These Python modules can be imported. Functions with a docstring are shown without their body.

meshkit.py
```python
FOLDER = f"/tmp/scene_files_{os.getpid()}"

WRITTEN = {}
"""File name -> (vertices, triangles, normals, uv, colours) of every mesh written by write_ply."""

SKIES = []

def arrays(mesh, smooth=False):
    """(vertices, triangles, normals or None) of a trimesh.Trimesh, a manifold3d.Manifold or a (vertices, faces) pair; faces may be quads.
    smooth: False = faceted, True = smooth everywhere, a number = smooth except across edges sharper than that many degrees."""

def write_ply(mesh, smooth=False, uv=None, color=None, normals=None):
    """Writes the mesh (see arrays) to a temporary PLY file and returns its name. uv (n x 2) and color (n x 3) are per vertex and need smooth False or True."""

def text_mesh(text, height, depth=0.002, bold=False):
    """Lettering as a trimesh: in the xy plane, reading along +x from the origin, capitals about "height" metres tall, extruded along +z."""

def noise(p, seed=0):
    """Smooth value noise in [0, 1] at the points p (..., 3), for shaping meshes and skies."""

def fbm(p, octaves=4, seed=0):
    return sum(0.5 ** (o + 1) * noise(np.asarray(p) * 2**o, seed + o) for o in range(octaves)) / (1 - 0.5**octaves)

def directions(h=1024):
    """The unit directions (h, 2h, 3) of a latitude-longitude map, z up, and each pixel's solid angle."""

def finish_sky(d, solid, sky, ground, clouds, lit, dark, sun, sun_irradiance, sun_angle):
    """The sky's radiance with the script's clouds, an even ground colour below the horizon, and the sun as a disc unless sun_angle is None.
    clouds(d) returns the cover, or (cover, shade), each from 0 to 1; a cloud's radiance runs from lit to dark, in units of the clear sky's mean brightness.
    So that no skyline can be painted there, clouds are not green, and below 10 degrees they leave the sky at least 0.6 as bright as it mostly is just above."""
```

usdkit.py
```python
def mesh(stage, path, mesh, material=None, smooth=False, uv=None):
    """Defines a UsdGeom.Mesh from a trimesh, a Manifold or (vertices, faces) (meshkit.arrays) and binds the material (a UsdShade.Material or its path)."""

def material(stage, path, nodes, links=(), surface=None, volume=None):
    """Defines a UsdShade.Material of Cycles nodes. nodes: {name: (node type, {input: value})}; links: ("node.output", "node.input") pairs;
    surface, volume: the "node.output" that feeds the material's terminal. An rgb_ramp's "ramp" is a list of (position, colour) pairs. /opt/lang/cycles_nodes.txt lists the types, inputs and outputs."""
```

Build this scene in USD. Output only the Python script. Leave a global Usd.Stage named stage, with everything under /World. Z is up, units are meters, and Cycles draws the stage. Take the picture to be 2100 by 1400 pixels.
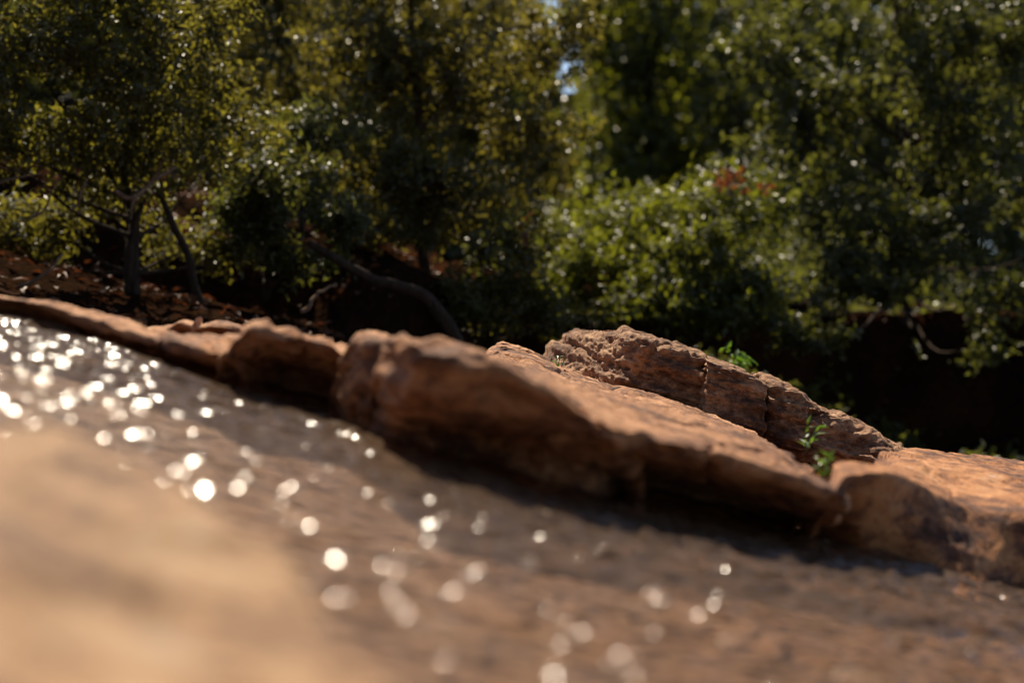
import math
import numpy as np
import trimesh
import meshkit
import usdkit
from pxr import Usd, UsdGeom, UsdLux, UsdShade, Gf, Sdf
from scipy.interpolate import PchipInterpolator
from scipy.ndimage import gaussian_filter1d

stage = Usd.Stage.CreateInMemory()
UsdGeom.SetStageUpAxis(stage, UsdGeom.Tokens.z)
UsdGeom.SetStageMetersPerUnit(stage, 1.0)
UsdGeom.Xform.Define(stage, '/World')
UsdGeom.Scope.Define(stage, '/World/Looks')
RNG = np.random.default_rng(7)

# ------------------------------------------------------------------ camera, sky, sun, exposure
# The creek runs down a tilted sandstone slab. "creek" coordinates: x along the flow, y across, z off the water.
SLOPE = math.radians(7.0)                 # fall of the creek towards +x
ROLL = math.radians(8.1)                  # the hand-held camera's own roll against the level
PITCH = math.radians(1.56)
CAM_H = 0.236
FOCAL, APERTURE, FPX = 50.0, 36.0, 2100 * 50.0 / 36.0


def W(p):                                  # creek -> world
    p = np.asarray(p, float)
    c, s = math.cos(SLOPE), math.sin(SLOPE)
    return np.stack([p[..., 0] * c + p[..., 2] * s, p[..., 1], -p[..., 0] * s + p[..., 2] * c], -1)


_a = SLOPE + ROLL                          # roll seen from the creek's own plane
_f = np.array([0, math.cos(PITCH), -math.sin(PITCH)])
_u0 = np.array([0, math.sin(PITCH), math.cos(PITCH)])
_r = math.cos(_a) * np.array([1.0, 0, 0]) + math.sin(_a) * _u0
_u = -math.sin(_a) * np.array([1.0, 0, 0]) + math.cos(_a) * _u0
EYE = np.array([0, 0, CAM_H])


def P(px, py, d):                          # creek-space point seen at photo pixel (px, py), d metres deep
    px, py, d = (np.asarray(v, float)[..., None] for v in (px, py, d))
    return EYE + d * (_f + (px - 1050) / FPX * _r - (py - 700) / FPX * _u)


def PZ(px, py, z):                         # creek-space point seen at photo pixel, at height z over the water
    ray = _f + (px - 1050) / FPX * _r - (py - 700) / FPX * _u
    return EYE + ray * (z - CAM_H) / ray[2]


cam = UsdGeom.Camera.Define(stage, '/World/camera')
cam.CreateFocalLengthAttr(FOCAL)
cam.CreateHorizontalApertureAttr(APERTURE)
cam.CreateVerticalApertureAttr(APERTURE * 682 / 1024)
cam.CreateFStopAttr(1.9)
cam.CreateFocusDistanceAttr(3.4)
cam.CreateClippingRangeAttr(Gf.Vec2f(0.05, 2000))
cam.CreateExposureAttr(1.0)
_m = np.eye(4)
for k, v in enumerate((W(_r), W(_u), -W(_f), W(EYE))):
    _m[k, :3] = v
cam.AddTransformOp().Set(Gf.Matrix4d(*_m.ravel().tolist()))

SUN_AZ, SUN_EL = math.radians(-25), math.radians(50)
SUN = np.array([math.sin(SUN_AZ) * math.cos(SUN_EL), math.cos(SUN_AZ) * math.cos(SUN_EL), math.sin(SUN_EL)])
dome = UsdLux.DomeLight.Define(stage, '/World/sky')
sky_m = usdkit.material(stage, '/World/Looks/sky_light', {
    's': ('sky_texture', {'sky_type': 'single_scattering', 'sun_disc': False, 'sun_elevation': SUN_EL, 'sun_rotation': SUN_AZ, 'aerosol_density': 0.6, 'air_density': 0.8}),
    'b': ('background_shader', {'strength': 0.07})}, [('s.color', 'b.color')], surface='b.background')
UsdShade.MaterialBindingAPI.Apply(dome.GetPrim()).Bind(sky_m)
dome.GetPrim().SetCustomDataByKey('kind', 'structure')
sun = UsdLux.DistantLight.Define(stage, '/World/sun')
sun.CreateNormalizeAttr(True)
sun.CreateIntensityAttr(1.25)
sun.CreateAngleAttr(0.53)
sun.CreateColorAttr(Gf.Vec3f(1.0, 0.87, 0.68))
_x = np.cross([0, 0, 1.0], SUN); _x /= np.linalg.norm(_x)
_y = np.cross(SUN, _x)
_m = np.eye(4)
for k, v in enumerate((_x, _y, SUN)):
    _m[k, :3] = v
sun.AddTransformOp().Set(Gf.Matrix4d(*_m.ravel().tolist()))

# ------------------------------------------------------------------ helpers: prims
_used = {}


def numbered(parent, name):
    k = _used.get((parent, name), 0)
    _used[(parent, name)] = k + 1
    return f'{parent}/{name}' + (f'_{k:03d}' if k else '')


def tag(prim, label=None, cat=None, group=None, kind=None):
    for k, v in (('label', label), ('category', cat), ('group', group), ('kind', kind)):
        if v:
            prim.SetCustomDataByKey(k, v)
    return prim


def thing(name, label, cat, base, group=None):     # an Xform at the thing's base (world point)
    path = numbered('/World', name)
    x = UsdGeom.Xform.Define(stage, path)
    x.AddTranslateOp().Set(Gf.Vec3d(*map(float, base)))
    tag(x.GetPrim(), label, cat, group)
    return path, np.asarray(base, float)


def part(t, name, vf, material, smooth=True, label=None, kind=None, parent=None):
    path, base = t
    v, f = vf
    p = numbered(parent or path, name)
    m = usdkit.mesh(stage, p, (np.asarray(v) - base, f), material, smooth=smooth)
    tag(m.GetPrim(), label, kind=kind)
    return p


def top(name, vf, material, smooth=True, label=None, cat=None, group=None, kind=None):
    p = numbered('/World', name)
    m = usdkit.mesh(stage, p, vf, material, smooth=smooth)
    tag(m.GetPrim(), label, cat, group, kind)
    return p


def join(parts):
    vs, fs, n = [], [], 0
    for v, f in parts:
        vs.append(v); fs.append(np.asarray(f) + n); n += len(v)
    return np.vstack(vs), np.vstack(fs)


def fbm(p, octaves=4, seed=0):
    return meshkit.fbm(p, octaves, seed) - 0.5


def sstep(a, b, x):
    t = np.clip((x - a) / (b - a), 0, 1)
    return t * t * (3 - 2 * t)


# ------------------------------------------------------------------ materials
LOOK = '/World/Looks/'


def stone(name, ramp, bump=0.5, scale=1.0, rough=0.85):
    return usdkit.material(stage, LOOK + name, {
        'g': ('geometry', {}),
        'mp': ('mapping', {'scale': (1, 1, 1.7)}),
        'n1': ('noise_texture', {'scale': 7 * scale, 'detail': 8.0, 'roughness': 0.62, 'distortion': 0.4}),
        'n2': ('noise_texture', {'scale': 34 * scale, 'detail': 7.0, 'roughness': 0.72}),
        'n3': ('noise_texture', {'scale': 260 * scale, 'detail': 3.0, 'roughness': 0.6}),
        'm1': ('mix_float', {'fac': 0.5}),
        'r': ('rgb_ramp', {'ramp': ramp}),
        'sp': ('rgb_ramp', {'ramp': [(0.3, (0.55, 0.5, 0.47)), (0.5, (1, 1, 1)), (0.72, (1.18, 1.15, 1.1))]}),
        'mul': ('mix_color', {'blend_type': 'multiply', 'fac': 0.8}),
        'hb': ('mix_float', {'fac': 0.4}),
        'b': ('bump', {'strength': bump, 'distance': 0.012 / max(1.0, scale)}),
        'p': ('principled_bsdf', {'roughness': rough, 'specular_ior_level': 0.3})},
        [('g.position', 'mp.vector'), ('mp.vector', 'n1.vector'), ('mp.vector', 'n2.vector'), ('g.position', 'n3.vector'),
         ('n1.fac', 'm1.a'), ('n2.fac', 'm1.b'), ('m1.result', 'r.fac'), ('n3.fac', 'sp.fac'), ('r.color', 'mul.a'), ('sp.color', 'mul.b'),
         ('mul.result', 'p.base_color'), ('n2.fac', 'hb.a'), ('n3.fac', 'hb.b'), ('hb.result', 'b.height'), ('b.normal', 'p.normal')], surface='p.BSDF')


M_LEDGE = stone('red_sandstone', [(0.37, (0.057, 0.027, 0.017)), (0.46, (0.162, 0.071, 0.036)), (0.53, (0.342, 0.163, 0.076)), (0.60, (0.446, 0.237, 0.119)), (0.68, (0.494, 0.351, 0.257))], 0.9)
M_BOULDER = stone('varnished_sandstone', [(0.36, (0.05, 0.026, 0.017)), (0.46, (0.15, 0.07, 0.036)), (0.53, (0.31, 0.165, 0.085)), (0.61, (0.42, 0.26, 0.15)), (0.69, (0.54, 0.40, 0.29))], 1.0, 1.3)
M_ORANGE = stone('orange_sandstone', [(0.40, (0.045, 0.020, 0.013)), (0.48, (0.15, 0.062, 0.030)), (0.54, (0.33, 0.143, 0.054)), (0.60, (0.39, 0.19, 0.082)), (0.68, (0.44, 0.31, 0.235))], 0.8, 0.8)
M_BANK = stone('tan_sandstone', [(0.41, (0.075, 0.036, 0.017)), (0.46, (0.15, 0.076, 0.036)), (0.51, (0.25, 0.142, 0.068)), (0.56, (0.285, 0.175, 0.090)), (0.64, (0.285, 0.215, 0.150))], 0.4, 1.5)
M_BED = stone('wet_sandstone', [(0.30, (0.068, 0.034, 0.017)), (0.43, (0.170, 0.081, 0.041)), (0.53, (0.238, 0.123, 0.068)), (0.63, (0.230, 0.153, 0.102)), (0.75, (0.306, 0.238, 0.178))], 0.4, 0.8, 0.5)
M_SOIL = usdkit.material(stage, LOOK + 'forest_soil', {
    'g': ('geometry', {}), 'n1': ('noise_texture', {'scale': 3.0, 'detail': 8.0, 'roughness': 0.65}), 'n2': ('noise_texture', {'scale': 40.0, 'detail': 5.0}),
    'm': ('mix_float', {'fac': 0.4}),
    'r': ('rgb_ramp', {'ramp': [(0.3, (0.007, 0.005, 0.003)), (0.46, (0.015, 0.008, 0.0045)), (0.62, (0.034, 0.013, 0.006)), (0.76, (0.10, 0.040, 0.017))]}),
    'b': ('bump', {'strength': 0.8, 'distance': 0.03}), 'p': ('principled_bsdf', {'roughness': 1.0, 'specular_ior_level': 0.0})},
    [('g.position', 'n1.vector'), ('g.position', 'n2.vector'), ('n1.fac', 'm.a'), ('n2.fac', 'm.b'), ('m.result', 'r.fac'), ('r.color', 'p.base_color'), ('n2.fac', 'b.height'), ('b.normal', 'p.normal')], surface='p.BSDF')
M_WATER = usdkit.material(stage, LOOK + 'creek_water', {
    'g': ('geometry', {}), 'mp': ('mapping', {'scale': (0.6, 1, 1)}),
    'n': ('noise_texture', {'scale': 34.0, 'detail': 3.0, 'roughness': 0.5, 'distortion': 0.3}),
    'n2': ('noise_texture', {'scale': 95.0, 'detail': 1.0, 'roughness': 0.5}),
    'b2': ('bump', {'strength': 0.6, 'distance': 0.0045}),
    'b': ('bump', {'strength': 0.5, 'distance': 0.005}),
    'f': ('fresnel', {'IOR': 1.33}),
    't': ('transparent_bsdf', {'color': (0.92, 0.87, 0.80)}),
    'd': ('principled_bsdf', {'base_color': (0.27, 0.175, 0.112), 'roughness': 0.6, 'specular_ior_level': 0.0}),
    'td': ('mix_closure', {'fac': 0.22}),
    'gl': ('glossy_bsdf', {'color': (0.45, 0.45, 0.45), 'roughness': 0.13}),
    'mx': ('mix_closure', {})},
    [('g.position', 'mp.vector'), ('mp.vector', 'n.vector'), ('mp.vector', 'n2.vector'), ('n2.fac', 'b2.height'), ('b2.normal', 'b.normal'), ('n.fac', 'b.height'), ('b.normal', 'f.normal'), ('b.normal', 'gl.normal'),
     ('t.BSDF', 'td.closure1'), ('d.BSDF', 'td.closure2'), ('td.closure', 'mx.closure1'), ('gl.BSDF', 'mx.closure2'), ('f.fac', 'mx.fac')], surface='mx.closure')


def leaf_mat(name, ramp, trans, rough=0.43, spec=0.75, tw=0.35):
    return usdkit.material(stage, LOOK + name, {
        'g': ('geometry', {}), 'r': ('rgb_ramp', {'ramp': ramp}),
        'p': ('principled_bsdf', {'roughness': rough, 'specular_ior_level': spec}),
        'hs': ('hsv', {'hue': 0.485, 'saturation': 1.1, 'value': trans * 1.6}),
        't': ('translucent_bsdf', {}), 'mx': ('mix_closure', {'fac': tw})},
        [('g.random_per_island', 'r.fac'), ('r.color', 'p.base_color'), ('r.color', 'hs.color'), ('hs.color', 't.color'),
         ('p.BSDF', 'mx.closure1'), ('t.BSDF', 'mx.closure2')], surface='mx.closure')


L_OLIVE = leaf_mat('olive_leaf', [(0, (0.072, 0.070, 0.013)), (0.4, (0.15, 0.138, 0.022)), (0.75, (0.23, 0.195, 0.034)), (0.95, (0.29, 0.23, 0.048)), (1, (0.28, 0.15, 0.03))], 1.6, tw=0.55)
L_GOLD = leaf_mat('golden_green_leaf', [(0, (0.075, 0.070, 0.014)), (0.5, (0.165, 0.138, 0.025)), (0.85, (0.24, 0.185, 0.040)), (1, (0.28, 0.15, 0.03))], 1.6, tw=0.52)
L_DARK = leaf_mat('dark_green_leaf', [(0, (0.046, 0.052, 0.011)), (0.5, (0.098, 0.102, 0.019)), (0.9, (0.155, 0.148, 0.030)), (1, (0.19, 0.14, 0.032))], 1.6, tw=0.52)
L_MID = leaf_mat('mid_green_leaf', [(0, (0.065, 0.076, 0.011)), (0.5, (0.14, 0.146, 0.019)), (0.9, (0.21, 0.19, 0.028)), (1, (0.23, 0.16, 0.024))], 1.6, tw=0.55)
L_BRIGHT = leaf_mat('bright_green_leaf', [(0, (0.06, 0.12, 0.018)), (1, (0.13, 0.19, 0.03))], 1.6)
L_ORANGE = leaf_mat('orange_leaf', [(0, (0.17, 0.072, 0.026)), (1, (0.26, 0.125, 0.045))], 0.7)
L_LITTER = leaf_mat('fallen_leaf', [(0, (0.12, 0.05, 0.02)), (0.6, (0.30, 0.115, 0.045)), (1, (0.42, 0.20, 0.09))], 1.0, 0.6, 0.3, 0.15)


def bark_mat(name, a, b):
    return usdkit.material(stage, LOOK + name, {
        'g': ('geometry', {}), 'mp': ('mapping', {'scale': (1, 1, 0.25)}), 'n': ('noise_texture', {'scale': 60.0, 'detail': 6.0, 'roughness': 0.7}),
        'r': ('rgb_ramp', {'ramp': [(0.3, a), (0.7, b)]}), 'b': ('bump', {'strength': 0.8, 'distance': 0.01}), 'p': ('principled_bsdf', {'roughness': 0.95, 'specular_ior_level': 0.05})},
        [('g.position', 'mp.vector'), ('mp.vector', 'n.vector'), ('n.fac', 'r.fac'), ('r.color', 'p.base_color'), ('n.fac', 'b.height'), ('b.normal', 'p.normal')], surface='p.BSDF')


M_BARK = bark_mat('dark_bark', (0.016, 0.011, 0.008), (0.06, 0.042, 0.03))
M_DEAD = bark_mat('bare_dead_wood', (0.09, 0.05, 0.03), (0.24, 0.15, 0.095))


# ------------------------------------------------------------------ mesh builders
def grid(xs, ys, height):
    X, Y = np.meshgrid(xs, ys)
    v = np.stack([X, Y, height(X, Y)], -1).reshape(-1, 3)
    nx, ny = len(xs), len(ys)
    i, j = np.meshgrid(np.arange(nx - 1), np.arange(ny - 1))
    a = (j * nx + i).ravel()
    return v, np.vstack([np.stack([a, a + 1, a + nx + 1], 1), np.stack([a, a + nx + 1, a + nx], 1)])


def spread(*segments):                     # (start, stop, step) pieces of an uneven axis
    out = [np.arange(a, b, s) for a, b, s in segments]
    return np.append(np.concatenate(out), segments[-1][1])


def loft(rings, res, round_=1.6, cap=0.5):
    """Closed rock skin through station rings (S x M x 3), resampled to about res metres, ends rounded off."""
    R = np.asarray(rings, float)
    S, M = R.shape[:2]
    t = np.r_[0, np.cumsum(np.linalg.norm(np.diff(R.mean(1), axis=0), axis=1))]
    n = max(8, int(t[-1] / res))
    q = np.linspace(0, t[-1], n)
    R = PchipInterpolator(t, R, axis=0)(q)
    seg = np.linalg.norm(np.roll(R, -1, 1) - R, axis=2).mean(0)
    cnt = np.clip((seg / res).astype(int), 2, 160)
    cols = []
    for k in range(M):
        w = np.arange(cnt[k])[:, None] / cnt[k]
        a, b = R[:, k], R[:, (k + 1) % M]
        cols.append(a[:, None] * (1 - w) + b[:, None] * w)
    G = np.concatenate(cols, 1)
    if round_:
        G = gaussian_filter1d(G, round_ / res * 0.01, axis=1, mode='wrap')
    K = G.shape[1]
    ends = []
    for e, sgn in ((0, -1), (-1, 1)):
        c = G[e].mean(0); ax = (G[e].mean(0) - G[e - sgn * 2].mean(0)) if False else (q[1] - q[0])
        dirv = G[e].mean(0) - G[2 if e == 0 else -3].mean(0); dirv /= np.linalg.norm(dirv) + 1e-9
        size = np.linalg.norm(G[e] - c, axis=1).mean() * cap
        steps = max(6, int(np.linalg.norm(G[e] - c, axis=1).mean() / res / 1.5))
        rr = []
        for s in np.linspace(0, 1, steps + 1)[1:]:
            an = s * math.pi / 2
            rr.append(c + (G[e] - c) * max(math.cos(an), 0.0) ** 0.7 + dirv * size * math.sin(an))
        ends.append(rr)
    G = np.concatenate([np.array(ends[0][::-1]), G, np.array(ends[1])], 0)
    N = len(G)
    v = G.reshape(-1, 3)
    i, j = np.meshgrid(np.arange(N - 1), np.arange(K), indexing='ij')
    a, b, c, d = i * K + j, i * K + (j + 1) % K, (i + 1) * K + (j + 1) % K, (i + 1) * K + j
    f = np.vstack([np.stack([a, b, c], -1).reshape(-1, 3), np.stack([a, c, d], -1).reshape(-1, 3)])
    m = trimesh.Trimesh(v, f, process=False)
    if m.volume < 0:
        f = f[:, ::-1]
    return v, f


def normals(v, f):
    n = np.zeros_like(v)
    c = np.cross(v[f[:, 1]] - v[f[:, 0]], v[f[:, 2]] - v[f[:, 0]])
    for k in range(3):
        np.add.at(n, f[:, k], c)
    return n / (np.linalg.norm(n, axis=1, keepdims=True) + 1e-12)


def weather(v, f, big=0.03, mid=0.012, fine=0.004, strata=0.008, seed=0, pits=0.0, crack=0.016):
    n = normals(v, f)
    d = big * 2 * fbm(v * 3.2, 3, seed) + mid * 2 * fbm(v * np.array([11, 11, 19]), 3, seed + 9)
    r = 1 - np.abs(2 * meshkit.fbm(v * np.array([26, 26, 44]), 3, seed + 5) - 1) * 2
    d += fine * (r - 0.5) + fine * 1.2 * fbm(v * 90, 3, seed + 3)
    w = np.abs(meshkit.fbm(v * np.array([4.2, 4.2, 1.6]), 3, seed + 31) - 0.5)
    d -= crack * (1 - sstep(0.0, 0.016, w))
    w = np.abs(meshkit.fbm(v * np.array([1.6, 1.6, 15.0]) + 7, 3, seed + 32) - 0.5)
    d -= crack * 0.7 * (1 - sstep(0.0, 0.02, w))
    zz = v[:, 2] + 0.03 * fbm(v * 2.5, 2, seed + 11) + 0.15 * v[:, 0] * 0
    lay = meshkit.noise(np.stack([v[:, 0] * 1.5, v[:, 1] * 1.5, zz * 48], -1), seed + 2)
    d += strata * (sstep(0.35, 0.6, lay) - 0.5)
    if np.any(pits):
        c = meshkit.fbm(v * np.array([22, 22, 70]) + 4 * fbm(v * 14, 3, seed + 20)[:, None], 4, seed + 21)
        d -= pits * sstep(0.5, 0.68, c)
    return v + n * d[:, None], f


def ring(T, K, B, L, under, bottom=-0.10):
    """T front top edge, K back top edge, B where the foot meets the water, L lower lip of the face; under: how far the foot recedes."""
    T, K, B, L = (np.asarray(p, float) for p in (T, K, B, L))
    back = np.array([0, under, 0.0])
    foot = np.array([B[0], B[1], 0.012]) + back
    return [T, T * 0.5 + K * 0.5 + [0, 0, 0.004], K, [K[0], K[1] + 0.03, bottom], [B[0], B[1] + under, bottom], foot,
            (foot * 0.5 + L * 0.5) + [0, under * 0.25, 0.0], L, T * 0.55 + L * 0.45 + [0, -0.012, 0]]


def tube(points, radii, sides=6):
    p = np.asarray(points, float)
    r = np.broadcast_to(radii, (len(p),))
    t = np.gradient(p, axis=0); t /= np.linalg.norm(t, axis=1, keepdims=True) + 1e-12
    ref = np.array([0.31, 0.21, 0.93]) if abs(t[0] @ [0.31, 0.21, 0.93]) < 0.85 else np.array([1.0, 0.1, 0])
    a = np.cross(t, ref); a /= np.linalg.norm(a, axis=1, keepdims=True) + 1e-12
    b = np.cross(t, a)
    ang = np.arange(sides) * 2 * math.pi / sides
    v = p[:, None] + r[:, None, None] * (np.cos(ang)[None, :, None] * a[:, None] + np.sin(ang)[None, :, None] * b[:, None])
    n = len(p)
    v = np.vstack([v.reshape(-1, 3), p[:1], p[-1:]])
    i, j = np.meshgrid(np.arange(n - 1), np.arange(sides), indexing='ij')
    q0, q1, q2, q3 = i * sides + j, i * sides + (j + 1) % sides, (i + 1) * sides + (j + 1) % sides, (i + 1) * sides + j
    f = np.vstack([np.stack([q0, q2, q1], -1).reshape(-1, 3), np.stack([q0, q3, q2], -1).reshape(-1, 3)])
    k = np.arange(sides)
    f = np.vstack([f, np.stack([np.full(sides, n * sides), k, (k + 1) % sides], 1), np.stack([np.full(sides, n * sides + 1), (n - 1) * sides + (k + 1) % sides, (n - 1) * sides + k], 1)])
    return v, f


def wiggle(a, b, n=12, amp=0.06, rng=RNG, sag=0.0):
    a, b = np.asarray(a, float), np.asarray(b, float)
    s = np.linspace(0, 1, n)[:, None]
    off = gaussian_filter1d(rng.normal(size=(n, 3)), 1.6, axis=0)
    off -= off[0] * (1 - s) + off[-1] * s
    L = np.linalg.norm(b - a)
    return a * (1 - s) + b * s + off * amp * L + np.array([0, 0, 1.0]) * sag * L * 4 * s * (1 - s)


def leaves(o, d, nrm, length, width, fold=0.25, curl=0.15):
    """Leaf blades: base o, axis d, face normal nrm, all (n, 3); four triangles each."""
    n = len(o)
    d = d / (np.linalg.norm(d, axis=1, keepdims=True) + 1e-9)
    s = np.cross(d, nrm); s /= np.linalg.norm(s, axis=1, keepdims=True) + 1e-9
    k = np.cross(s, d)
    Lh, Wd = length[:, None], width[:, None]
    mid = o + d * Lh * 0.45
    tip = o + d * Lh - k * Lh * curl
    left, right = mid + s * Wd * 0.5 + k * Wd * fold, mid - s * Wd * 0.5 + k * Wd * fold
    v = np.stack([o, left, mid, right, tip], 1).reshape(-1, 3)
    b = np.arange(n)[:, None] * 5
    f = np.concatenate([b + np.array([[0, 2, 1]]), b + np.array([[0, 3, 2]]), b + np.array([[1, 2, 4]]), b + np.array([[2, 3, 4]])], 1).reshape(-1, 3)
    return v, f


def unit(v):
    return v / (np.linalg.norm(v, axis=-1, keepdims=True) + 1e-9)


# ------------------------------------------------------------------ setting: bed, water, ground
def bed_h(X, Y):
    p = np.stack([X, Y, 0 * X], -1)
    st = meshkit.noise(np.stack([X * 0.9 + 3, Y * 2.2, 0 * X], -1), 5)
    return -0.055 + 0.045 * fbm(p * np.array([1.6, 3.4, 1]), 4, 31) + 0.02 * (sstep(0.4, 0.55, st) - 0.5) + 0.006 * fbm(p * 18, 3, 8)


v, f = grid(spread((-9, -2.4, 0.12), (-2.4, 2.4, 0.018), (2.4, 9, 0.12)), spread((-4, 0.3, 0.1), (0.3, 2.9, 0.02)), bed_h)
top('creek_bed', (W(v), f), M_BED, kind='structure')


far_foot = np.array([PZ(x, y, 0.0)[:2] for x, y in ((-420, 570), (30, 648), (250, 712), (470, 790), (800, 905), (1200, 1034), (1700, 1130), (2100, 1206), (2500, 1280))])


def water_h(X, Y):
    p = np.stack([X * 0.62, Y, 0 * X], -1)
    rough = 0.62 + 0.5 * sstep(0.2, -1.0, X) * sstep(1.6, 2.3, Y) + 0.75 * sstep(0.42, 0.72, meshkit.noise(np.stack([X * 1.6, Y * 3.6, 0 * X], -1), 3))
    h = 0.014 * fbm(p * 6.5, 2, 1) + rough * (0.010 * fbm(p * 20, 2, 12) + 0.0070 * fbm(p * 52, 2, 13)) + (1 + 1.15 * sstep(-0.45, 0.4, X)) * 0.0080 * fbm(p * 62, 2, 14)
    strip = np.exp(-((Y - np.interp(X, far_foot[:, 0], far_foot[:, 1]) + 0.10) / 0.10) ** 2)
    h += 0.0065 * strip * fbm(p * 88, 2, 15)
    return h


v, f = grid(spread((-9, -2.4, 0.06), (-2.4, -1.15, 0.015), (-1.15, 1.05, 0.0044), (1.05, 2.4, 0.015), (2.4, 9, 0.06)), spread((-4, 0.6, 0.06), (0.6, 2.75, 0.0044), (2.75, 3.1, 0.03)), water_h)
ok = v[:, 1] < np.interp(v[:, 0], far_foot[:, 0], far_foot[:, 1]) + np.where(v[:, 0] < -0.5, 0.05, 0.35)
f = f[ok[f].all(1)]
_ids, _inv = np.unique(f, return_inverse=True)
v, f = v[_ids], _inv.reshape(-1, 3)
top('water', (W(v), f), M_WATER, kind='structure')


def bank_y(X):                             # where the far bank is cut by the creek
    return 5.45 + 1.85 * sstep(-0.6, 0.45, X) + 0.35 * (meshkit.noise(np.stack([X * 1.7, 0 * X, 0 * X], -1), 70) - 0.5)


def ground_h(X, Y):
    p = np.stack([X, Y, 0 * X], -1)
    crest = np.clip(0.36 + 0.2 * X, 0.27, 0.85) + 0.38 * fbm(p * np.array([1.4, 0.8, 1]), 3, 90)
    D = Y - bank_y(X) + 0.5 * fbm(p * 2.2, 4, 71)
    h = -0.16 + 0.10 * sstep(4.3, 5.2, Y) + (crest + 0.06) * sstep(-0.05, 0.22, D) + 0.5 * sstep(8.5, 18, Y) + 2.2 * sstep(16, 60, Y)
    h += 0.10 * sstep(4.2, 5.2, Y) * fbm(p * 1.3, 4, 77) + 0.05 * fbm(p * 6, 3, 78) * sstep(4, 5, Y)
    return h


v, f = grid(spread((-160, -8, 8), (-8, -4, 0.1), (-4, 4.5, 0.035), (4.5, 8, 0.1), (8, 160, 8)), spread((-160, -4, 6), (-4, 3.6, 0.4), (3.6, 8.4, 0.03), (8.4, 12, 0.1), (12, 24, 0.5), (24, 200, 8)), ground_h)
top('ground', (W(v), f), M_SOIL, kind='structure')


def ground_at(p):                          # creek point dropped on the soil
    p = np.array(p, float)
    p[2] = float(ground_h(np.array([p[0]]), np.array([p[1]]))[0])
    return p


# near bank: the pale slab the camera almost rests on
edge_px = [(-260, 868), (0, 905), (120, 925), (250, 962), (370, 1030), (470, 1090), (535, 1150), (670, 1240), (780, 1320), (880, 1400), (1040, 1560)]
edge = np.array([PZ(x, y, 0.035)[:2] for x, y in edge_px])
d0, d1 = unit(edge[0] - edge[1]), unit(edge[-1] - edge[-2])
edge = np.vstack([edge[0] + d0 * 6, edge[0] + d0 * 2, edge, edge[-1] + d1 * 0.3, edge[-1] + d1 * 5])


def bank_h(X, Y):
    q = np.stack([X, Y], -1)
    best, sign = np.full(X.shape, 1e9), np.zeros(X.shape)
    for a, b in zip(edge[:-1], edge[1:]):
        ab = b - a
        t = np.clip(((q - a) @ ab) / (ab @ ab), 0, 1)
        r = q - (a + t[..., None] * ab)
        dd = np.linalg.norm(r, axis=-1)
        s = -(ab[0] * r[..., 1] - ab[1] * r[..., 0])
        m = dd < best
        best = np.where(m, dd, best); sign = np.where(m, np.sign(s), sign)
    p = np.stack([X, Y, 0 * X], -1)
    D = best * sign + 0.07 * fbm(p * 8, 3, 41)
    h = -0.11 + 0.165 * sstep(-0.06, 0.04, D) + 0.028 * sstep(0.0, 0.5, D)
    h += sstep(0, 0.1, D) * (0.035 * fbm(p * np.array([3, 5, 1]), 4, 42) + 0.030 * fbm(p * 13, 3, 43))
    return h


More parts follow.
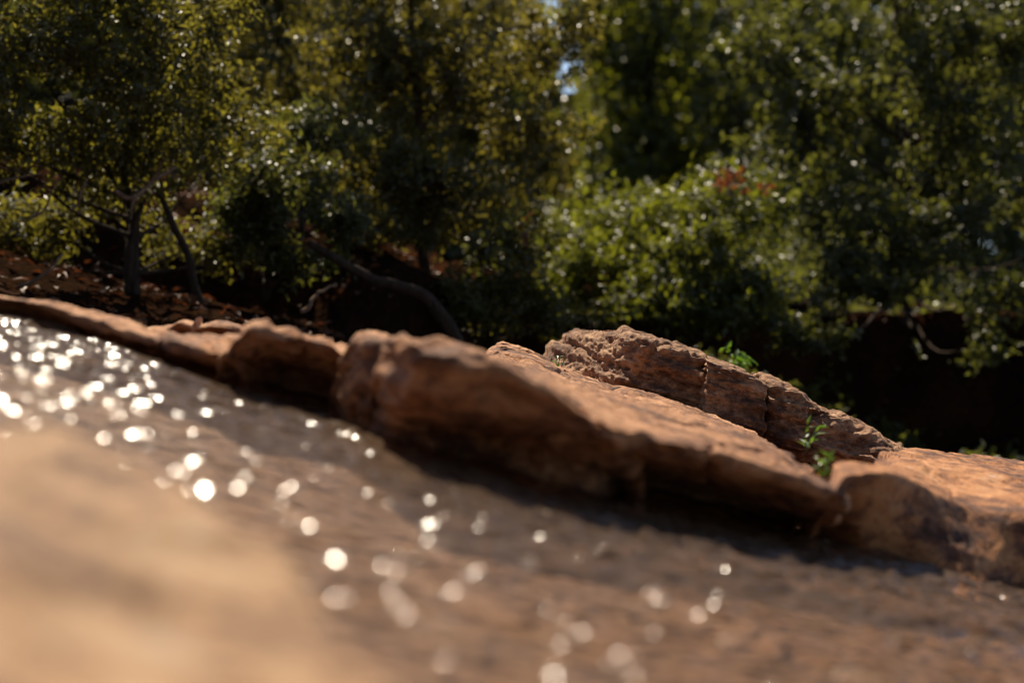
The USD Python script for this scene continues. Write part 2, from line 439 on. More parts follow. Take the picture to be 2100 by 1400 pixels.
v, f = grid(spread((-9, -1.3, 0.12), (-1.3, 0.5, 0.009), (0.5, 4, 0.12)), spread((-5, 0.25, 0.12), (0.25, 2.2, 0.009), (2.2, 3.0, 0.1)), bank_h)
keep = v[:, 2] > -0.105
f = f[keep[f].any(1)]
_ids, _inv = np.unique(f, return_inverse=True)
v, f = v[_ids], _inv.reshape(-1, 3)
top('sandstone_slab', (W(v), f), M_BANK, label='broad pale tan sandstone slab out of focus beside the camera', cat='rock')

# ------------------------------------------------------------------ rock ledges across the creek
GROUP_ROCK = None


def rock(name, label, stations, res, mat, seed, cap=0.35, back=0.4, round_=0.45, drop=0.012, **wk):
    """stations: (top px, top py, depth, foot px, foot py, lip fraction 0..1, undercut, back depth, back rise)"""
    rings = []
    for (tx, ty, d, bx, by, lip, under, bd, rise) in stations:
        lip = lip * 0.78 if under >= 0.05 else lip
        under = under * 1.35 if under >= 0.05 else under
        B = PZ(bx, by, 0.0)
        if under >= 0.05:
            d = B[1] - 0.035
        T = P(tx, ty, d)
        B = np.array([T[0], B[1] + 0.0, 0.0])
        L = T * (1 - lip) + np.array([T[0], B[1] - 0.0, 0.012]) * lip
        L[1] = T[1] + 0.045 if under >= 0.05 else L[1]
        K = np.array([T[0] * (1 + bd / T[1] * 0.12), T[1] + bd, T[2] + rise])
        rings.append(ring(T, K, B, L, under))
    v, f = loft(rings, res, round_, cap)
    for key, k in (('mid', 0.62), ('fine', 0.8), ('strata', 0.55)):
        wk[key] *= k
    v, f = weather(v, f, seed=seed, **wk)
    v = W(v - [0, 0, drop])
    base = np.array([v[:, 0].mean(), v[:, 1].mean(), v[:, 2].min()])
    t = thing(name, label, 'rock', base)
    part(t, 'stone', (v, f), mat, smooth=50)
    return t


rock('rock_ledge', 'long low sandstone ledge at the far left rising out of the sparkling water',
     [(-420, 490, 2.75, -420, 570, .55, .05, .16, .0), (-200, 545, 2.75, -200, 610, .55, .05, .14, .0), (-40, 588, 2.7, -40, 636, .55, .05, .10, .0), (40, 600, 2.66, 30, 648, .5, .05, .09, .0),
      (100, 612, 2.6, 100, 668, .5, .05, .10, 0), (180, 644, 2.5, 180, 690, .5, .06, .14, .006), (250, 664, 2.42, 250, 712, .5, .07, .15, .006), (330, 686, 2.35, 330, 742, .45, .08, .16, .012),
      (400, 701, 2.3, 400, 765, .45, .09, .17, .02), (470, 703, 2.25, 470, 790, .45, .09, .16, .02)],
     0.008, M_LEDGE, 3, big=0.010, mid=0.018, fine=0.009, strata=0.010)
rock('rock_chip', 'thin jagged sandstone chip lying behind the left ledge',
     [(318, 662, 2.62, 318, 700, .6, .0, .06, .0), (352, 657, 2.62, 352, 700, .6, .0, .07, .0), (372, 648, 2.62, 375, 700, .6, .0, .07, .0), (400, 657, 2.6, 400, 700, .6, .0, .08, .0),
      (440, 656, 2.6, 440, 700, .6, 0, .08, 0), (480, 660, 2.58, 480, 700, .6, 0, .08, 0), (510, 672, 2.56, 510, 700, .6, 0, .06, 0)],
     0.007, M_LEDGE, 13, big=0.008, mid=0.010, fine=0.004, strata=0.004, round_=0.7)
rock('rock_block', 'dark rounded sandstone block between the left ledge and the narrow block',
     [(470, 700, 2.24, 465, 790, .5, .06, .14, .0), (495, 668, 2.22, 490, 800, .5, .08, .18, .0), (530, 661, 2.2, 530, 808, .5, .12, .2, .0), (580, 664, 2.18, 580, 815, .5, .14, .22, .0),
      (640, 684, 2.16, 640, 826, .55, .12, .22, 0), (690, 702, 2.14, 690, 838, .6, .1, .2, 0), (728, 714, 2.12, 722, 845, .7, .06, .18, 0)],
     0.008, M_LEDGE, 23, big=0.012, mid=0.022, fine=0.009, strata=0.010)
rock('rock_block', 'narrow upright sandstone block wedged left of the biggest block',
     [(716, 700, 2.13, 712, 850, .7, .03, .16, .0), (728, 686, 2.12, 722, 858, .7, .03, .18, .0), (760, 684, 2.10, 755, 876, .7, .03, .2, .0), (792, 692, 2.08, 788, 890, .7, .04, .2, .0)],
     0.007, M_LEDGE, 33, big=0.010, mid=0.016, fine=0.008, strata=0.006, cap=0.15)
rock('rock_block', 'biggest sandstone block at the middle of the creek edge with an undercut dark foot',
     [(800, 694, 2.07, 790, 905, .62, .06, .21, .0), (825, 681, 2.05, 812, 925, .66, .10, .22, .0), (870, 686, 2.04, 860, 950, .68, .14, .22, .0), (930, 701, 2.03, 930, 968, .7, .16, .21, .0),
      (1000, 724, 2.02, 1000, 985, .7, .18, .22, -.004), (1070, 753, 2.01, 1070, 1000, .65, .18, .2, -.01), (1130, 786, 2.0, 1130, 1016, .6, .18, .18, -.012), (1190, 822, 1.99, 1190, 1034, .55, .18, .16, -.012), (1260, 866, 1.99, 1260, 1050, .5, .2, .14, -.012), (1320, 900, 2.16, 1320, 1062, .3, .04, .10, -.02)],
     0.008, M_LEDGE, 43, big=0.014, mid=0.024, fine=0.010, strata=0.014, cap=0.12)
rock('rock_slab', 'long flat sunlit sandstone slab carrying the cracked boulder',
     [(1010, 748, 2.5, 1010, 940, .4, .3, 1.9, -.012), (1090, 765, 2.42, 1090, 960, .4, .3, 2.0, -.015), (1170, 800, 2.3, 1170, 990, .4, .3, 2.1, -.02), (1250, 846, 2.16, 1250, 1045, .4, .22, 2.2, -.02), (1330, 874, 2.1, 1330, 1062, .35, .22, 2.2, -.015),
      (1420, 893, 2.08, 1420, 1080, .38, .24, 2.2, -.01), (1510, 918, 2.08, 1510, 1095, .42, .24, 2.1, -.005), (1600, 950, 2.09, 1600, 1112, .45, .22, 2.0, .0), (1680, 984, 2.1, 1680, 1128, .5, .2, 1.9, .01), (1740, 1010, 2.12, 1740, 1140, .5, .2, 1.7, .02)],
     0.011, M_LEDGE, 53, big=0.016, mid=0.014, fine=0.008, strata=0.010, cap=0.1)
rock('rock_block', 'rough mottled sandstone block at the right edge with an orange sunlit top',
     [(1728, 962, 2.14, 1728, 1136, .5, .12, .10, .0), (1760, 932, 2.12, 1770, 1138, .6, .1, .12, .0), (1820, 938, 2.20, 1820, 1142, .75, .03, .16, .0), (1880, 955, 2.30, 1880, 1156, .85, -.03, .30, .008),
      (1950, 980, 2.38, 1950, 1180, .88, -.06, .50, .03), (2030, 1006, 2.42, 2030, 1196, .85, -.06, .62, .05), (2110, 1012, 2.42, 2110, 1206, .75, .0, .7, .05), (2260, 1020, 2.45, 2260, 1235, .6, .03, .7, .04), (2500, 1060, 2.5, 2500, 1280, .6, .03, .7, .03)],
     0.009, M_ORANGE, 63, drop=0.03, crack=0.005, round_=0.9, big=0.014, mid=0.018, fine=0.003, strata=0.005, cap=0.15)

# cracked boulder in focus: one thing of three fitted pieces
BD = 3.4


def boulder_piece(st, depth, seed, res, cap, **wk):
    """st: (crest px, crest py, foot px, foot py, foot depth, lean back of the face)"""
    rings = []
    for sx, sy, fx, fy, fd, lean in st:
        F = P(fx, fy + 12, fd)
        Ttop = P(sx, sy, fd + lean)
        K = Ttop + np.array([0, depth, 0.012])
        mid = F * 0.4 + Ttop * 0.6 + np.array([0, -0.012, 0.0])
        rings.append([Ttop, Ttop * 0.6 + K * 0.4 + [0, 0, 0.004], K, [K[0], K[1] + 0.05, F[2] - 0.04], [F[0], F[1] + 0.03, F[2] - 0.05], F, mid])
    v, f = loft(rings, res, 0.5, cap)
    return weather(v, f, seed=seed, **wk)


pieces = [
    boulder_piece([(1110, 742, 1106, 752, 3.72, .05), (1138, 718, 1132, 760, 3.66, .16), (1172, 698, 1170, 768, 3.58, .22), (1208, 689, 1205, 776, 3.5, .24), (1250, 689, 1232, 784, 3.42, .18),
                   (1300, 691, 1290, 800, 3.38, .06), (1335, 702, 1340, 815, 3.37, .03), (1400, 724, 1400, 832, 3.37, .03), (1445, 738, 1438, 846, 3.37, .03)],
                  .26, 73, 0.004, 0.12, big=0.010, mid=0.018, fine=0.008, strata=0.012, pits=0.004),
    boulder_piece([(1451, 738, 1444, 848, 3.33, .03), (1500, 754, 1490, 858, 3.33, .03), (1540, 770, 1540, 868, 3.33, .03), (1572, 786, 1566, 876, 3.33, .03)], .26, 83, 0.004, 0.04, big=0.010, mid=0.008, fine=0.005, strata=0.005, pits=0.005),
    boulder_piece([(1578, 786, 1571, 880, 3.35, .04), (1606, 796, 1610, 890, 3.33, .04), (1642, 811, 1642, 898, 3.33, .05), (1690, 840, 1690, 912, 3.32, .05), (1745, 868, 1745, 926, 3.32, .05), (1800, 895, 1800, 940, 3.3, .05), (1845, 920, 1845, 952, 3.3, .05), (1895, 940, 1890, 960, 3.3, .05)],
                  .24, 93, 0.004, 0.15, big=0.010, mid=0.012, fine=0.007, strata=0.008, pits=0.008)]
allv = W(np.vstack([p[0] for p in pieces]))
t = thing('boulder', 'sharp cracked brown boulder in focus lying on the long flat slab', 'rock', (allv[:, 0].mean(), allv[:, 1].mean(), allv[:, 2].min()))
for v, f in pieces:
    part(t, 'rock_piece', (W(v), f), M_BOULDER, smooth=50)


# ------------------------------------------------------------------ plants
DENSE = 1.45
CAMR, CAMU, CAMF = W(_r), W(_u), W(_f)


def PW(px, py, d):
    return W(P(px, py, d))


def make_plant(name, label, cat, base_px, blobs, mat, n_spray, leaf=(0.042, 0.017), per=11, twig=0.16, trunk_r=0.012, trunk_top=None, singles=0, seed=1, gate=0.42, gscale=4.0, extra=None, droop=0.25, group=None, branches=None, base=None, lift=0.55):
    """Woody plant: trunk, branches to each leaf mass, twigs and leaf blades spread through the masses.
    blobs: (px, py, depth, half width px, half height px, half thickness m, share)"""
    rng = np.random.default_rng(seed)
    if base is None:
        base = W(ground_at(P(*base_px)))
    n_spray = int(n_spray * DENSE)
    t = thing(name, label, cat, base, group)
    cen = np.array([PW(b[0], b[1], b[2]) for b in blobs])
    share = np.array([b[6] if len(b) > 6 else b[3] * b[4] for b in blobs], float); share /= share.sum()
    topw = PW(*trunk_top) if trunk_top else cen.mean(0) + CAMU * 0.1
    tr = wiggle(base - [0, 0, 0.05], topw, 18, 0.035, rng)
    part(t, 'trunk', tube(tr, np.linspace(trunk_r, trunk_r * 0.3, 18), 8), M_BARK)
    O, D, OUT = [], [], []
    for k, b in enumerate(blobs):
        want = int(n_spray * share[k])
        if want == 0:
            continue
        m = want * 6
        u = unit(rng.normal(size=(m, 3))) * (rng.random(m) ** 0.42)[:, None]
        p = cen[k] + u[:, :1] * b[3] / FPX * b[2] * CAMR + u[:, 1:2] * b[4] / FPX * b[2] * CAMU + u[:, 2:] * b[5] * 0.65 * CAMF
        g = meshkit.fbm(p * gscale + seed * 3.1, 2, seed)
        p, u = p[g > gate][:want], u[g > gate][:want]
        O.append(p)
        OUT.append(unit(u[:, :1] * CAMR + u[:, 1:2] * CAMU + u[:, 2:] * CAMF))
        D.append(unit(u[:, :1] * CAMR + u[:, 1:2] * CAMU * 0.6 + u[:, 2:] * CAMF + rng.normal(size=p.shape) * 0.55 + np.array([0, 0, lift])))
    O, D, OUT = np.vstack(O), np.vstack(D), np.vstack(OUT)
    # branches: every leaf mass, plus limbs towards random sprays
    nb = branches if branches is not None else max(5, len(blobs) * 2)
    goals = list(cen) + [O[i] for i in rng.choice(len(O), min(nb, len(O)), replace=False)]
    for g in goals:
        rel = (tr - g); along = np.linalg.norm(rel, axis=1)
        s = int(np.clip(np.argmin(along + 0.6 * np.maximum(tr[:, 2] - g[2] + 0.1, 0)) - 2, 2, 15))
        L = np.linalg.norm(g - tr[s])
        part(t, 'branch', tube(wiggle(tr[s], g, 10, 0.07, rng, -0.04), np.linspace(trunk_r * 0.45, trunk_r * 0.12, 10), 5), M_BARK)
    # twigs and leaves
    n = len(O)
    ln = twig * (0.6 + 0.8 * rng.random(n))
    start = O - D * (ln * 0.5)[:, None]
    tw = []
    for i in range(n):
        mid = O[i]; end = O[i] + D[i] * ln[i] * 0.5 - np.array([0, 0, droop * ln[i] * 0.4])
        tw.append(tube(np.array([start[i], mid, end]), [0.0022, 0.0016, 0.0007], 3))
    part(t, 'twigs', join(tw), M_BARK, kind='stuff')
    s = (np.arange(per) + 0.5) / per
    S = np.clip(s[None] + rng.normal(size=(n, per)) * 0.04, 0, 1)
    base_p = start[:, None] + D[:, None] * (S * ln[:, None])[..., None]
    base_p[..., 2] -= droop * ln[:, None] * 0.4 * np.clip(S * 2 - 1, 0, 1)
    side = unit(np.cross(D, rng.normal(size=D.shape)))
    sg = np.where(np.arange(per) % 2 == 0, 1.0, -1.0)
    ld = 0.55 * D[:, None] + side[:, None] * sg[None, :, None] * 0.9 + rng.normal(size=(n, per, 3)) * 0.38
    ld[..., 2] -= 0.12
    ln_n = np.array([0, 0, 0.8]) + OUT[:, None] * 0.55 - CAMF * 0.25 + rng.normal(size=(n, per, 3)) * 0.5
    ll = leaf[0] * (0.6 + 0.6 * rng.random(n * per)); lw = leaf[1] * (0.7 + 0.5 * rng.random(n * per))
    o, d, nn = base_p.reshape(-1, 3), ld.reshape(-1, 3), ln_n.reshape(-1, 3)
    if singles:
        depth = (o - W(EYE)) @ CAMF
        c = (o - W(EYE)) @ CAMR / depth; e = (o - W(EYE)) @ CAMU / depth
        vis = (np.abs(c) < 0.355) & (np.abs(e) < 0.235)
        order = np.argsort(np.where(vis, depth, 99))[:singles]
        m = np.zeros(len(o), bool); m[order] = True
        for i in order:
            lv, lf = leaves(o[i:i + 1], d[i:i + 1], nn[i:i + 1], ll[i:i + 1], lw[i:i + 1])
            part(t, 'leaf', (lv, lf), mat, smooth=False)
        o, d, nn, ll, lw = o[~m], d[~m], nn[~m], ll[~m], lw[~m]
    part(t, 'crown', leaves(o, d, nn, ll, lw), mat, smooth=False, kind='stuff')
    if extra:
        for (pname, plabel, pmat, px, py, dd, rad, cnt, lf_) in extra:
            c = PW(px, py, dd)
            q = c + unit(rng.normal(size=(cnt, 3))) * (rng.random((cnt, 1)) ** 0.5) * rad
            part(t, pname, leaves(q, rng.normal(size=(cnt, 3)), rng.normal(size=(cnt, 3)) + [0, 0, 0.6], np.full(cnt, lf_[0]), np.full(cnt, lf_[1])), pmat, smooth=False, label=plabel, kind='stuff')
    return t


# near left shrubs
make_plant('shrub', 'olive leafy shrub filling the upper left above the bare dark stems', 'shrub', (285, 600, 5.0),
           [(60, 130, 4.7, 330, 210, .28), (300, 60, 4.9, 280, 180, .3), (180, 300, 4.9, 300, 120, .22), (-150, 250, 4.6, 220, 200, .3), (420, 230, 5.1, 170, 160, .25), (150, -140, 4.9, 360, 120, .3), (60, 470, 5.25, 160, 70, .25, 26000), (-120, 480, 5.2, 120, 80, .2, 14000), (420, 500, 5.35, 130, 60, .2, 14000), (240, 420, 5.2, 130, 50, .2, 9000)],
           L_OLIVE, 1100, singles=220, trunk_r=0.02, trunk_top=(290, -60, 5.0), seed=11, gate=0.43, branches=14)
make_plant('shrub', 'low blue-green shrub left of the slender tree over the dark hollow', 'shrub', (560, 560, 5.6),
           [(560, 380, 5.4, 150, 100, .25), (470, 430, 5.4, 100, 60, .2), (660, 450, 5.5, 90, 60, .2), (610, 270, 5.7, 110, 80, .25), (500, 510, 5.5, 90, 50, .2), (620, 520, 5.5, 90, 45, .2)],
           L_DARK, 330, leaf=(0.038, 0.018), trunk_r=0.016, seed=12, gate=0.42, singles=60)
make_plant('tree', 'slender young tree with golden green leaves and a thin upright trunk', 'tree', (856, 640, 6.2),
           [(780, 90, 6.2, 170, 150, .4), (930, 170, 6.3, 150, 130, .35), (760, 300, 6.1, 130, 110, .3), (900, 340, 6.0, 150, 110, .3), (770, 450, 6.0, 110, 60, .25), (900, 470, 6.0, 80, 50, .25),
            (1160, 40, 6.6, 80, 90, .3), (1100, 270, 6.5, 120, 70, .25), (1080, 130, 6.6, 110, 60, .25), (820, -130, 6.3, 240, 120, .4), (1020, 390, 6.4, 90, 60, .25)],
           L_GOLD, 900, leaf=(0.046, 0.022), trunk_r=0.026, trunk_top=(852, -180, 6.2), seed=13, gate=0.44, singles=120, branches=14)
make_plant('shrub', 'golden shrub between the olive shrub and the slender tree', 'shrub', (600, 560, 7.2),
           [(590, 120, 7.2, 130, 150, .4), (540, -60, 7.3, 180, 110, .4), (640, 280, 7.1, 90, 90, .3)],
           L_GOLD, 330, leaf=(0.05, 0.022), trunk_r=0.02, seed=14, gate=0.45)
# middle ground
make_plant('shrub', 'mid green bush behind the boulder below the orange leaves', 'shrub', (1420, 760, 6.5),
           [(1260, 470, 6.9, 150, 90, .5), (1420, 520, 6.6, 150, 130, .5), (1330, 620, 6.4, 150, 70, .4), (1500, 420, 6.8, 140, 80, .5), (1180, 560, 6.6, 130, 80, .4), (1530, 620, 6.4, 90, 90, .4)],
           L_MID, 760, leaf=(0.045, 0.021), trunk_r=0.02, seed=15, gate=0.43, extra=[('orange_leaves', 'cluster of orange withered leaves', L_ORANGE, 1500, 372, 6.3, 0.075, 46, (0.046, 0.024)), ('orange_leaves', 'few orange withered leaves', L_ORANGE, 1565, 388, 6.3, 0.035, 10, (0.046, 0.024))])
make_plant('shrub', 'dark brownish shrub under the slender tree right of its trunk', 'shrub', (1020, 700, 5.9),
           [(1000, 590, 5.8, 110, 90, .3), (1120, 640, 5.9, 110, 60, .3), (1060, 500, 5.9, 90, 60, .3)],
           L_OLIVE, 230, leaf=(0.036, 0.017), trunk_r=0.012, seed=16, gate=0.43, extra=[('orange_leaves', 'few orange withered leaves', L_ORANGE, 1080, 470, 5.7, 0.05, 14, (0.04, 0.02))])
make_plant('shrub', 'tall dark green glossy shrub filling the right side of the picture', 'shrub', (1850, 760, 8.0),
           [(1620, 330, 7.2, 140, 80, .4), (1850, 130, 7.0, 180, 110, .45), (2000, 300, 6.9, 170, 120, .45), (1760, 430, 7.0, 150, 80, .4), (1960, 470, 6.8, 170, 80, .4), (1700, 220, 7.3, 130, 80, .4), (2080, 80, 6.9, 150, 120, .4), (1700, 560, 6.9, 100, 70, .35), (1815, 605, 6.5, 36, 24, .12, 2600), (1660, 685, 6.3, 85, 26, .15, 5200), (1830, 560, 6.8, 130, 60, .3), (2020, 610, 6.8, 130, 70, .3), (1640, 640, 6.7, 90, 50, .3), (1960, 720, 6.9, 100, 60, .2, 3000), (1880, -80, 7.0, 300, 90, .5), (2200, 400, 6.9, 150, 220, .5), (1600, 60, 7.5, 120, 120, .4)],
           L_DARK, 1050, leaf=(0.055, 0.024), trunk_r=0.03, trunk_top=(1850, -100, 7.4), seed=17, gate=0.47, singles=60, branches=16)
make_plant('sapling', 'small green sprig rising just behind the cracked boulder', 'sapling', (1525, 800, 4.7),
           [(1515, 742, 4.7, 32, 18, .08)], L_BRIGHT, 5, leaf=(0.036, 0.016), trunk_r=0.003, seed=20, gate=0.2, branches=2, singles=40, twig=0.1)
# far trees
FAR = 'trees at the back of the clearing'
far = [
    ('dense dark tree behind the olive shrub at far left', (100, 600, 10.5), [(0, 150, 10.5, 300, 330, .9), (260, 120, 10.8, 260, 300, .9), (150, 420, 10.3, 300, 130, .7)], L_DARK, 560, 21),
    ('dark tree behind the golden shrub left of the slender tree', (560, 620, 11), [(560, 120, 11, 200, 260, .9), (620, 420, 10.6, 230, 140, .7), (430, -80, 11, 240, 150, .9)], L_OLIVE, 520, 22),
    ('olive tree behind the slender tree with lit top leaves', (960, 640, 11.5), [(930, 60, 11.5, 190, 160, .9), (1010, 330, 11.3, 170, 170, .8), (900, 480, 11, 220, 120, .8), (1050, 60, 12, 90, 80, .5)], L_GOLD, 520, 23),
    ('tall dark green tree right of the sky gap', (1330, 680, 13), [(1300, 60, 13, 130, 170, 1.0), (1190, 40, 13, 70, 110, .8), (1400, 220, 13, 170, 190, 1.0), (1330, 380, 12.6, 170, 120, .9), (1280, 270, 13, 70, 130, .7), (1400, -120, 13, 250, 100, 1.0)], L_MID, 640, 24),
    ('dark tree behind the right shrub at mid height', (1650, 760, 12), [(1620, 160, 12, 220, 260, 1.0), (1600, 480, 11.5, 240, 150, .9), (1800, 560, 11, 240, 120, .8)], L_DARK, 560, 25),
    ('darkest tree at the right edge behind the glossy shrub', (2000, 800, 11.5), [(1960, 180, 11.5, 260, 280, 1.0), (2080, 500, 11, 260, 180, .9), (1950, 660, 10.5, 300, 90, .7)], L_DARK, 560, 26),
]
for label, bpx, blobs, mat, ns, sd in far:
    make_plant('tree', label, 'tree', bpx, blobs, mat, ns, leaf=(0.10, 0.055), per=10, twig=0.36, trunk_r=0.07, seed=sd, gate=0.36, gscale=1.8)
back = [(-200, 17), (250, 18.5), (600, 18), (930, 19), (1420, 19), (1700, 18), (2050, 17.5), (2400, 18)]
back_label = ['furthest tree at the left edge', 'furthest tree behind the olive shrub', 'furthest tree behind the golden shrub', 'furthest tree behind the slender tree left of the sky gap',
              'furthest tree behind the tall dark green tree right of the sky gap', 'furthest tree behind the dark mid height tree', 'furthest tree behind the glossy right shrub', 'furthest tree at the right edge']
for k, (bx, dd) in enumerate(back):
    hz = 617 + 0.142 * (bx - 1050)
    make_plant('tree', back_label[k], 'tree', (bx, hz + 60, dd),
               [(bx, 80, dd, 210, 200, 1.6), (bx - 90, 330, dd - .5, 220, 170, 1.4), (bx + 110, 380, dd, 210, 170, 1.4), (bx, hz - 60, dd - 1, 300, 130, 1.2), (bx, -160, dd, 240, 130, 1.6)],
               (L_DARK, L_MID)[k % 2], 620, leaf=(0.15, 0.09), per=9, twig=0.55, trunk_r=0.11, seed=40 + k, gate=0.30, gscale=1.0)


# the wood beyond, one mass of leaves down to the ground, lower where the sky shows
rng = np.random.default_rng(500)
n = 90000
wx = rng.uniform(-500, 2600, n); wd = rng.uniform(21, 30, n)
topy = -330 + 560 * np.exp(-((wx - 1165) / 90.0) ** 2) + 110 * np.exp(-((wx - 1010) / 60.0) ** 2) + 160 * (meshkit.noise(np.stack([wx / 90, wd * 0, wd * 0], -1), 3) - 0.5)
hzy = 617 + 0.27 * (wx - 1050)
wy = topy + (hzy + 60 - topy) * rng.random(n)
g = meshkit.fbm(np.stack([wx / 110, wy / 90, wd * 0.3], -1), 3, 6) > 0.36
wx, wy, wd = wx[g], wy[g], wd[g]
pts = PW(wx, wy, wd); n = len(pts)
top('woodland', leaves(pts, rng.normal(size=(n, 3)), rng.normal(size=(n, 3)) + [0, 0, 0.9], rng.uniform(0.22, 0.45, n), rng.uniform(0.12, 0.25, n)), L_DARK, smooth=False, label='distant dark woodland closing the clearing behind all other trees', cat='woodland', kind='stuff')


n = 9000
pts = np.stack([rng.uniform(-14, 14, n), rng.uniform(-8.5, -4.2, n), rng.uniform(-0.3, 8.5, n)], -1)
pts = pts[meshkit.fbm(pts * 0.7, 3, 8) > 0.40]; n = len(pts)
top('woodland', leaves(W(pts), rng.normal(size=(n, 3)), rng.normal(size=(n, 3)) + [0, 0, 0.5], rng.uniform(0.4, 0.7, n), rng.uniform(0.25, 0.4, n)), L_DARK, smooth=False, label='shady woodland on the near bank behind the tan slab', cat='woodland', kind='stuff')


# small weeds, each leaf a part
def weed(label, px, py, d, h, n, seed, mat=L_BRIGHT, base_c=None, wide=0.28):
    rng = np.random.default_rng(seed)
    b = PW(px, py, d)
    t = thing('weed', label, 'weed', b)
    for s in range(3):
        e = b + np.array([rng.normal() * 0.3 * h, rng.normal() * 0.2 * h, h * (0.6 + 0.4 * rng.random())])
        path = wiggle(b - [0, 0, 0.012], e, 8, 0.08, rng)
        part(t, 'stem', tube(path, np.linspace(0.0012, 0.0005, 8), 4), mat)
        for i in range(n):
            q = path[1 + (i * 6) // n]
            dr = np.array([rng.normal(), rng.normal(), 0.5 + 0.5 * rng.random()])[None]
            L = h * (0.30 + 0.25 * rng.random())
            part(t, 'leaf', leaves(q[None], dr, np.array([[rng.normal() * .5, rng.normal() * .5, 1.0]]), np.array([L]), np.array([L * wide])), mat, smooth=False)


weed('tiny bright green weed at the left end of the cracked boulder', 1147, 760, 3.32, 0.042, 7, 5, wide=0.42)
weed('green weed growing on the long slab in front of the boulder', 1655, 912, 2.75, 0.055, 7, 6)
weed('blurred green weed in the crack between the long slab and the right block', 1690, 968, 2.3, 0.042, 8, 8)


# grass tufts on the far bank
def tuft(label, px, py, d, h, n, seed, mat, spreadr=0.06):
    rng = np.random.default_rng(seed)
    b = W(ground_at(P(px, py, d)))
    t = thing('grass_tuft', label, 'grass', b)
    o = b + np.stack([rng.normal(size=n) * spreadr, rng.normal(size=n) * spreadr, np.zeros(n)], 1)
    dr = np.stack([rng.normal(size=n) * .35, rng.normal(size=n) * .35, np.ones(n)], 1)
    L = h * (0.5 + 0.6 * rng.random(n))
    part(t, 'blades', leaves(o, dr, rng.normal(size=(n, 3)), L, np.full(n, 0.006), 0.1, 0.3), mat, smooth=False, kind='stuff')


tuft('pale grass tuft behind the top of the cracked boulder', 1400, 745, 5.6, 0.20, 220, 31, L_MID, 0.13)
tuft('thin grass tuft behind the right end of the boulder', 1890, 935, 5.0, 0.13, 90, 32, L_OLIVE, 0.08)


# bare wood on the far bank
def stick(name, label, cat, pts, r0, r1, mat, amp=0.03, seed=1, twigs=()):
    rng = np.random.default_rng(seed)
    w = np.array([PW(*p) for p in pts])
    s = np.linspace(0, len(w) - 1, 10 * (len(w) - 1) + 1)
    path = PchipInterpolator(np.arange(len(w)), w, axis=0)(s) if len(w) > 2 else wiggle(w[0], w[1], 11, amp, rng)
    path = path + gaussian_filter1d(rng.normal(size=path.shape), 2, axis=0) * r0 * 0.9
    t = thing(name, label, cat, path[0])
    part(t, 'stem', tube(path, np.linspace(r0, r1, len(path)), 8), mat)
    for tp in twigs:
        a = np.array([PW(*p) for p in tp])
        part(t, 'twig', tube(wiggle(a[0], a[1], 8, 0.06, rng), np.linspace(r1 * 0.9, r1 * 0.4, 8), 5), mat)


stick('root', 'thick arched brown root sloping down in the dark hollow below the slender tree', 'root', [(640, 500, 5.15), (700, 540, 5.1), (770, 578, 5.1), (840, 592, 5.1), (900, 640, 5.1), (945, 720, 5.15)], 0.014, 0.03, M_BARK, seed=2)
stick('stick', 'short curved pale stick standing in the hollow below the arched root', 'stick', [(615, 637, 4.9), (640, 622, 4.9), (660, 596, 4.95), (690, 585, 5.0)], 0.009, 0.004, M_DEAD, seed=3)
stick('stick', 'bare curved stick leaning above the far left ledge', 'stick', [(38, 588, 4.4), (75, 570, 4.4), (110, 545, 4.45), (130, 520, 4.5)], 0.006, 0.004, M_DEAD, seed=4)
stick('branch', 'dead reddish branch crossing the stems under the olive shrub', 'branch', [(235, 390, 4.7), (275, 405, 4.7), (310, 375, 4.75), (360, 340, 4.8)], 0.009, 0.007, M_DEAD, seed=5, twigs=[((310, 375, 4.75), (330, 330, 4.7)), ((275, 405, 4.7), (268, 450, 4.7))])
stick('branch', 'thin dead branch at the left edge under the olive shrub', 'branch', [(-40, 385, 4.5), (30, 368, 4.5), (85, 357, 4.5)], 0.005, 0.003, M_DEAD, seed=6, twigs=[((30, 368, 4.5), (45, 330, 4.5))])
stick('branch', 'hanging bare twig left of the dark stems', 'branch', [(60, 448, 4.6), (95, 425, 4.6), (112, 380, 4.6), (130, 365, 4.6)], 0.004, 0.003, M_DEAD, seed=7)
stick('branch', 'two short upright dead twigs beside the dark stems', 'branch', [(150, 430, 4.6), (165, 405, 4.6), (172, 372, 4.6)], 0.005, 0.004, M_DEAD, seed=8, twigs=[((165, 405, 4.6), (150, 380, 4.6))])
stick('stem', 'dark upright bare stem at left rising beside the reddish leaf litter', 'stem', [(266, 640, 5.0), (268, 560, 5.0), (275, 480, 5.0), (300, 400, 5.0)], 0.022, 0.012, M_BARK, seed=9)
stick('stem', 'dark slanting bare stem at left crossing the reddish leaf litter', 'stem', [(420, 640, 5.1), (390, 540, 5.1), (360, 460, 5.1), (330, 400, 5.05)], 0.016, 0.012, M_BARK, seed=10)
stick('twig', 'pale dry twig lying along the crest of the left ledge', 'twig', [(195, 643, 2.52), (225, 652, 2.5), (262, 656, 2.47), (300, 664, 2.44)], 0.0014, 0.0007, M_DEAD, seed=11, twigs=[((225, 652, 2.5), (262, 645, 2.5)), ((262, 656, 2.47), (290, 654, 2.46))])
stick('twig', 'thin pale twig poking over the far left end of the ledge', 'twig', [(-10, 590, 2.6), (12, 597, 2.6), (38, 604, 2.6)], 0.002, 0.001, M_DEAD, seed=12)

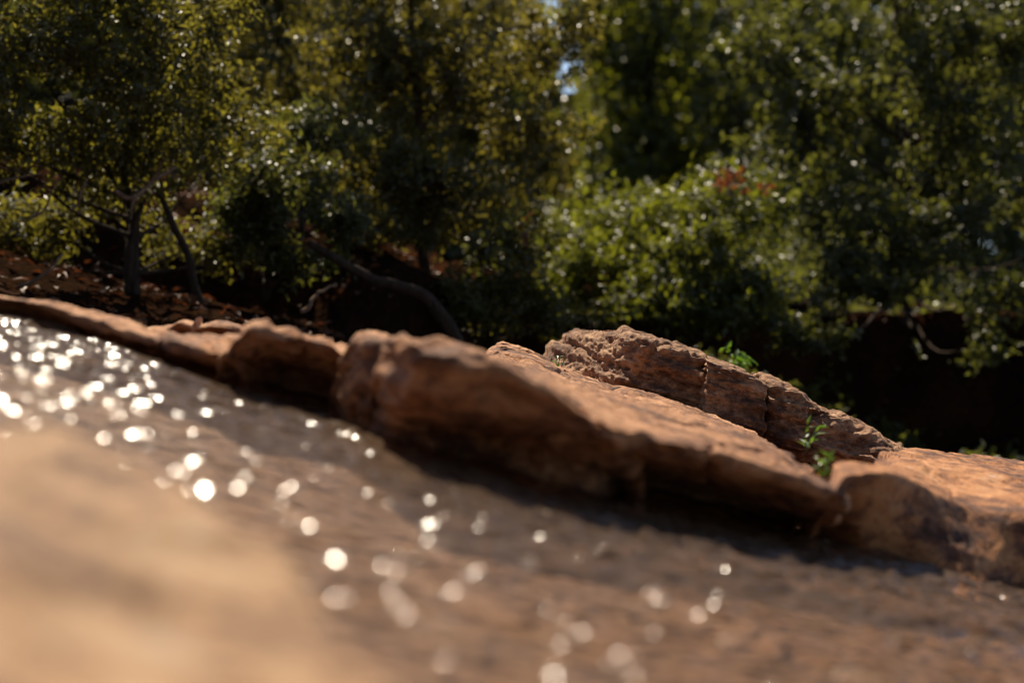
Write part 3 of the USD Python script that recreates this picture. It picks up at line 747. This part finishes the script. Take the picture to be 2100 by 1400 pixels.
# low dark undergrowth on the far bank
rng = np.random.default_rng(321)
n = 26000
ux = rng.uniform(-4.5, 6.0, n); uy = bank_y(ux) + 0.25 + 3.0 * rng.random(n)
k = (ux > -0.3) & (meshkit.fbm(np.stack([ux * 1.1, uy * 1.1, 0 * ux], -1), 3, 15) > 0.42)
ux, uy = ux[k], uy[k]; n = len(ux)
uh = (0.10 + 0.42 * sstep(0.3, 2, uy - bank_y(ux))) * (0.5 + meshkit.noise(np.stack([ux * 3, uy * 3, 0 * ux], -1), 16))
pts = W(np.stack([ux, uy, ground_h(ux, uy) + uh * rng.random(n) ** 0.8], -1))
m = 16000
bx = rng.uniform(0.2, 4.5, m); by = bank_y(bx) - 0.02 - 0.75 * rng.random(m)
k = meshkit.fbm(np.stack([bx * 2.2, by * 2.2, 0 * bx], -1), 3, 25) > 0.44
bx, by = bx[k], by[k]
bh = 0.42 * meshkit.noise(np.stack([bx * 3, by * 3, 0 * bx], -1), 26) * rng.random(len(bx))
pts = np.vstack([pts, W(np.stack([bx, by, ground_h(bx, by) + bh], -1))]); n = len(pts)
top('undergrowth', leaves(pts, rng.normal(size=(n, 3)), rng.normal(size=(n, 3)) * 0.7 + [0, 0, 0.9], rng.uniform(0.035, 0.075, n), rng.uniform(0.018, 0.035, n)), L_DARK, smooth=False, label='low dark undergrowth covering the shaded far bank under the shrubs', cat='undergrowth', kind='stuff')

# leaf litter on the far bank
rng = np.random.default_rng(99)
n = 5200
x = rng.uniform(-3.4, 4.0, n); y = rng.uniform(4.4, 8.0, n)
keep = (meshkit.noise(np.stack([x * 1.7, y * 1.7, 0 * x], -1), 4) > 0.60) | ((np.abs(x + 1.42) < 0.32) & (y > 4.9) & (y < 6.0))
x, y = x[keep], y[keep]; n = len(x)
z = ground_h(x, y) + 0.012
v, f = leaves(W(np.stack([x, y, z], -1)), np.stack([rng.normal(size=n), rng.normal(size=n), rng.normal(size=n) * 0.25], 1), np.stack([rng.normal(size=n) * .4, rng.normal(size=n) * .4, np.ones(n)], 1), rng.uniform(0.03, 0.07, n), rng.uniform(0.014, 0.03, n))
top('leaf_litter', (v, f), L_LITTER, smooth=False, label='rust brown fallen leaves strewn over the shaded far bank', cat='leaf litter', kind='stuff')
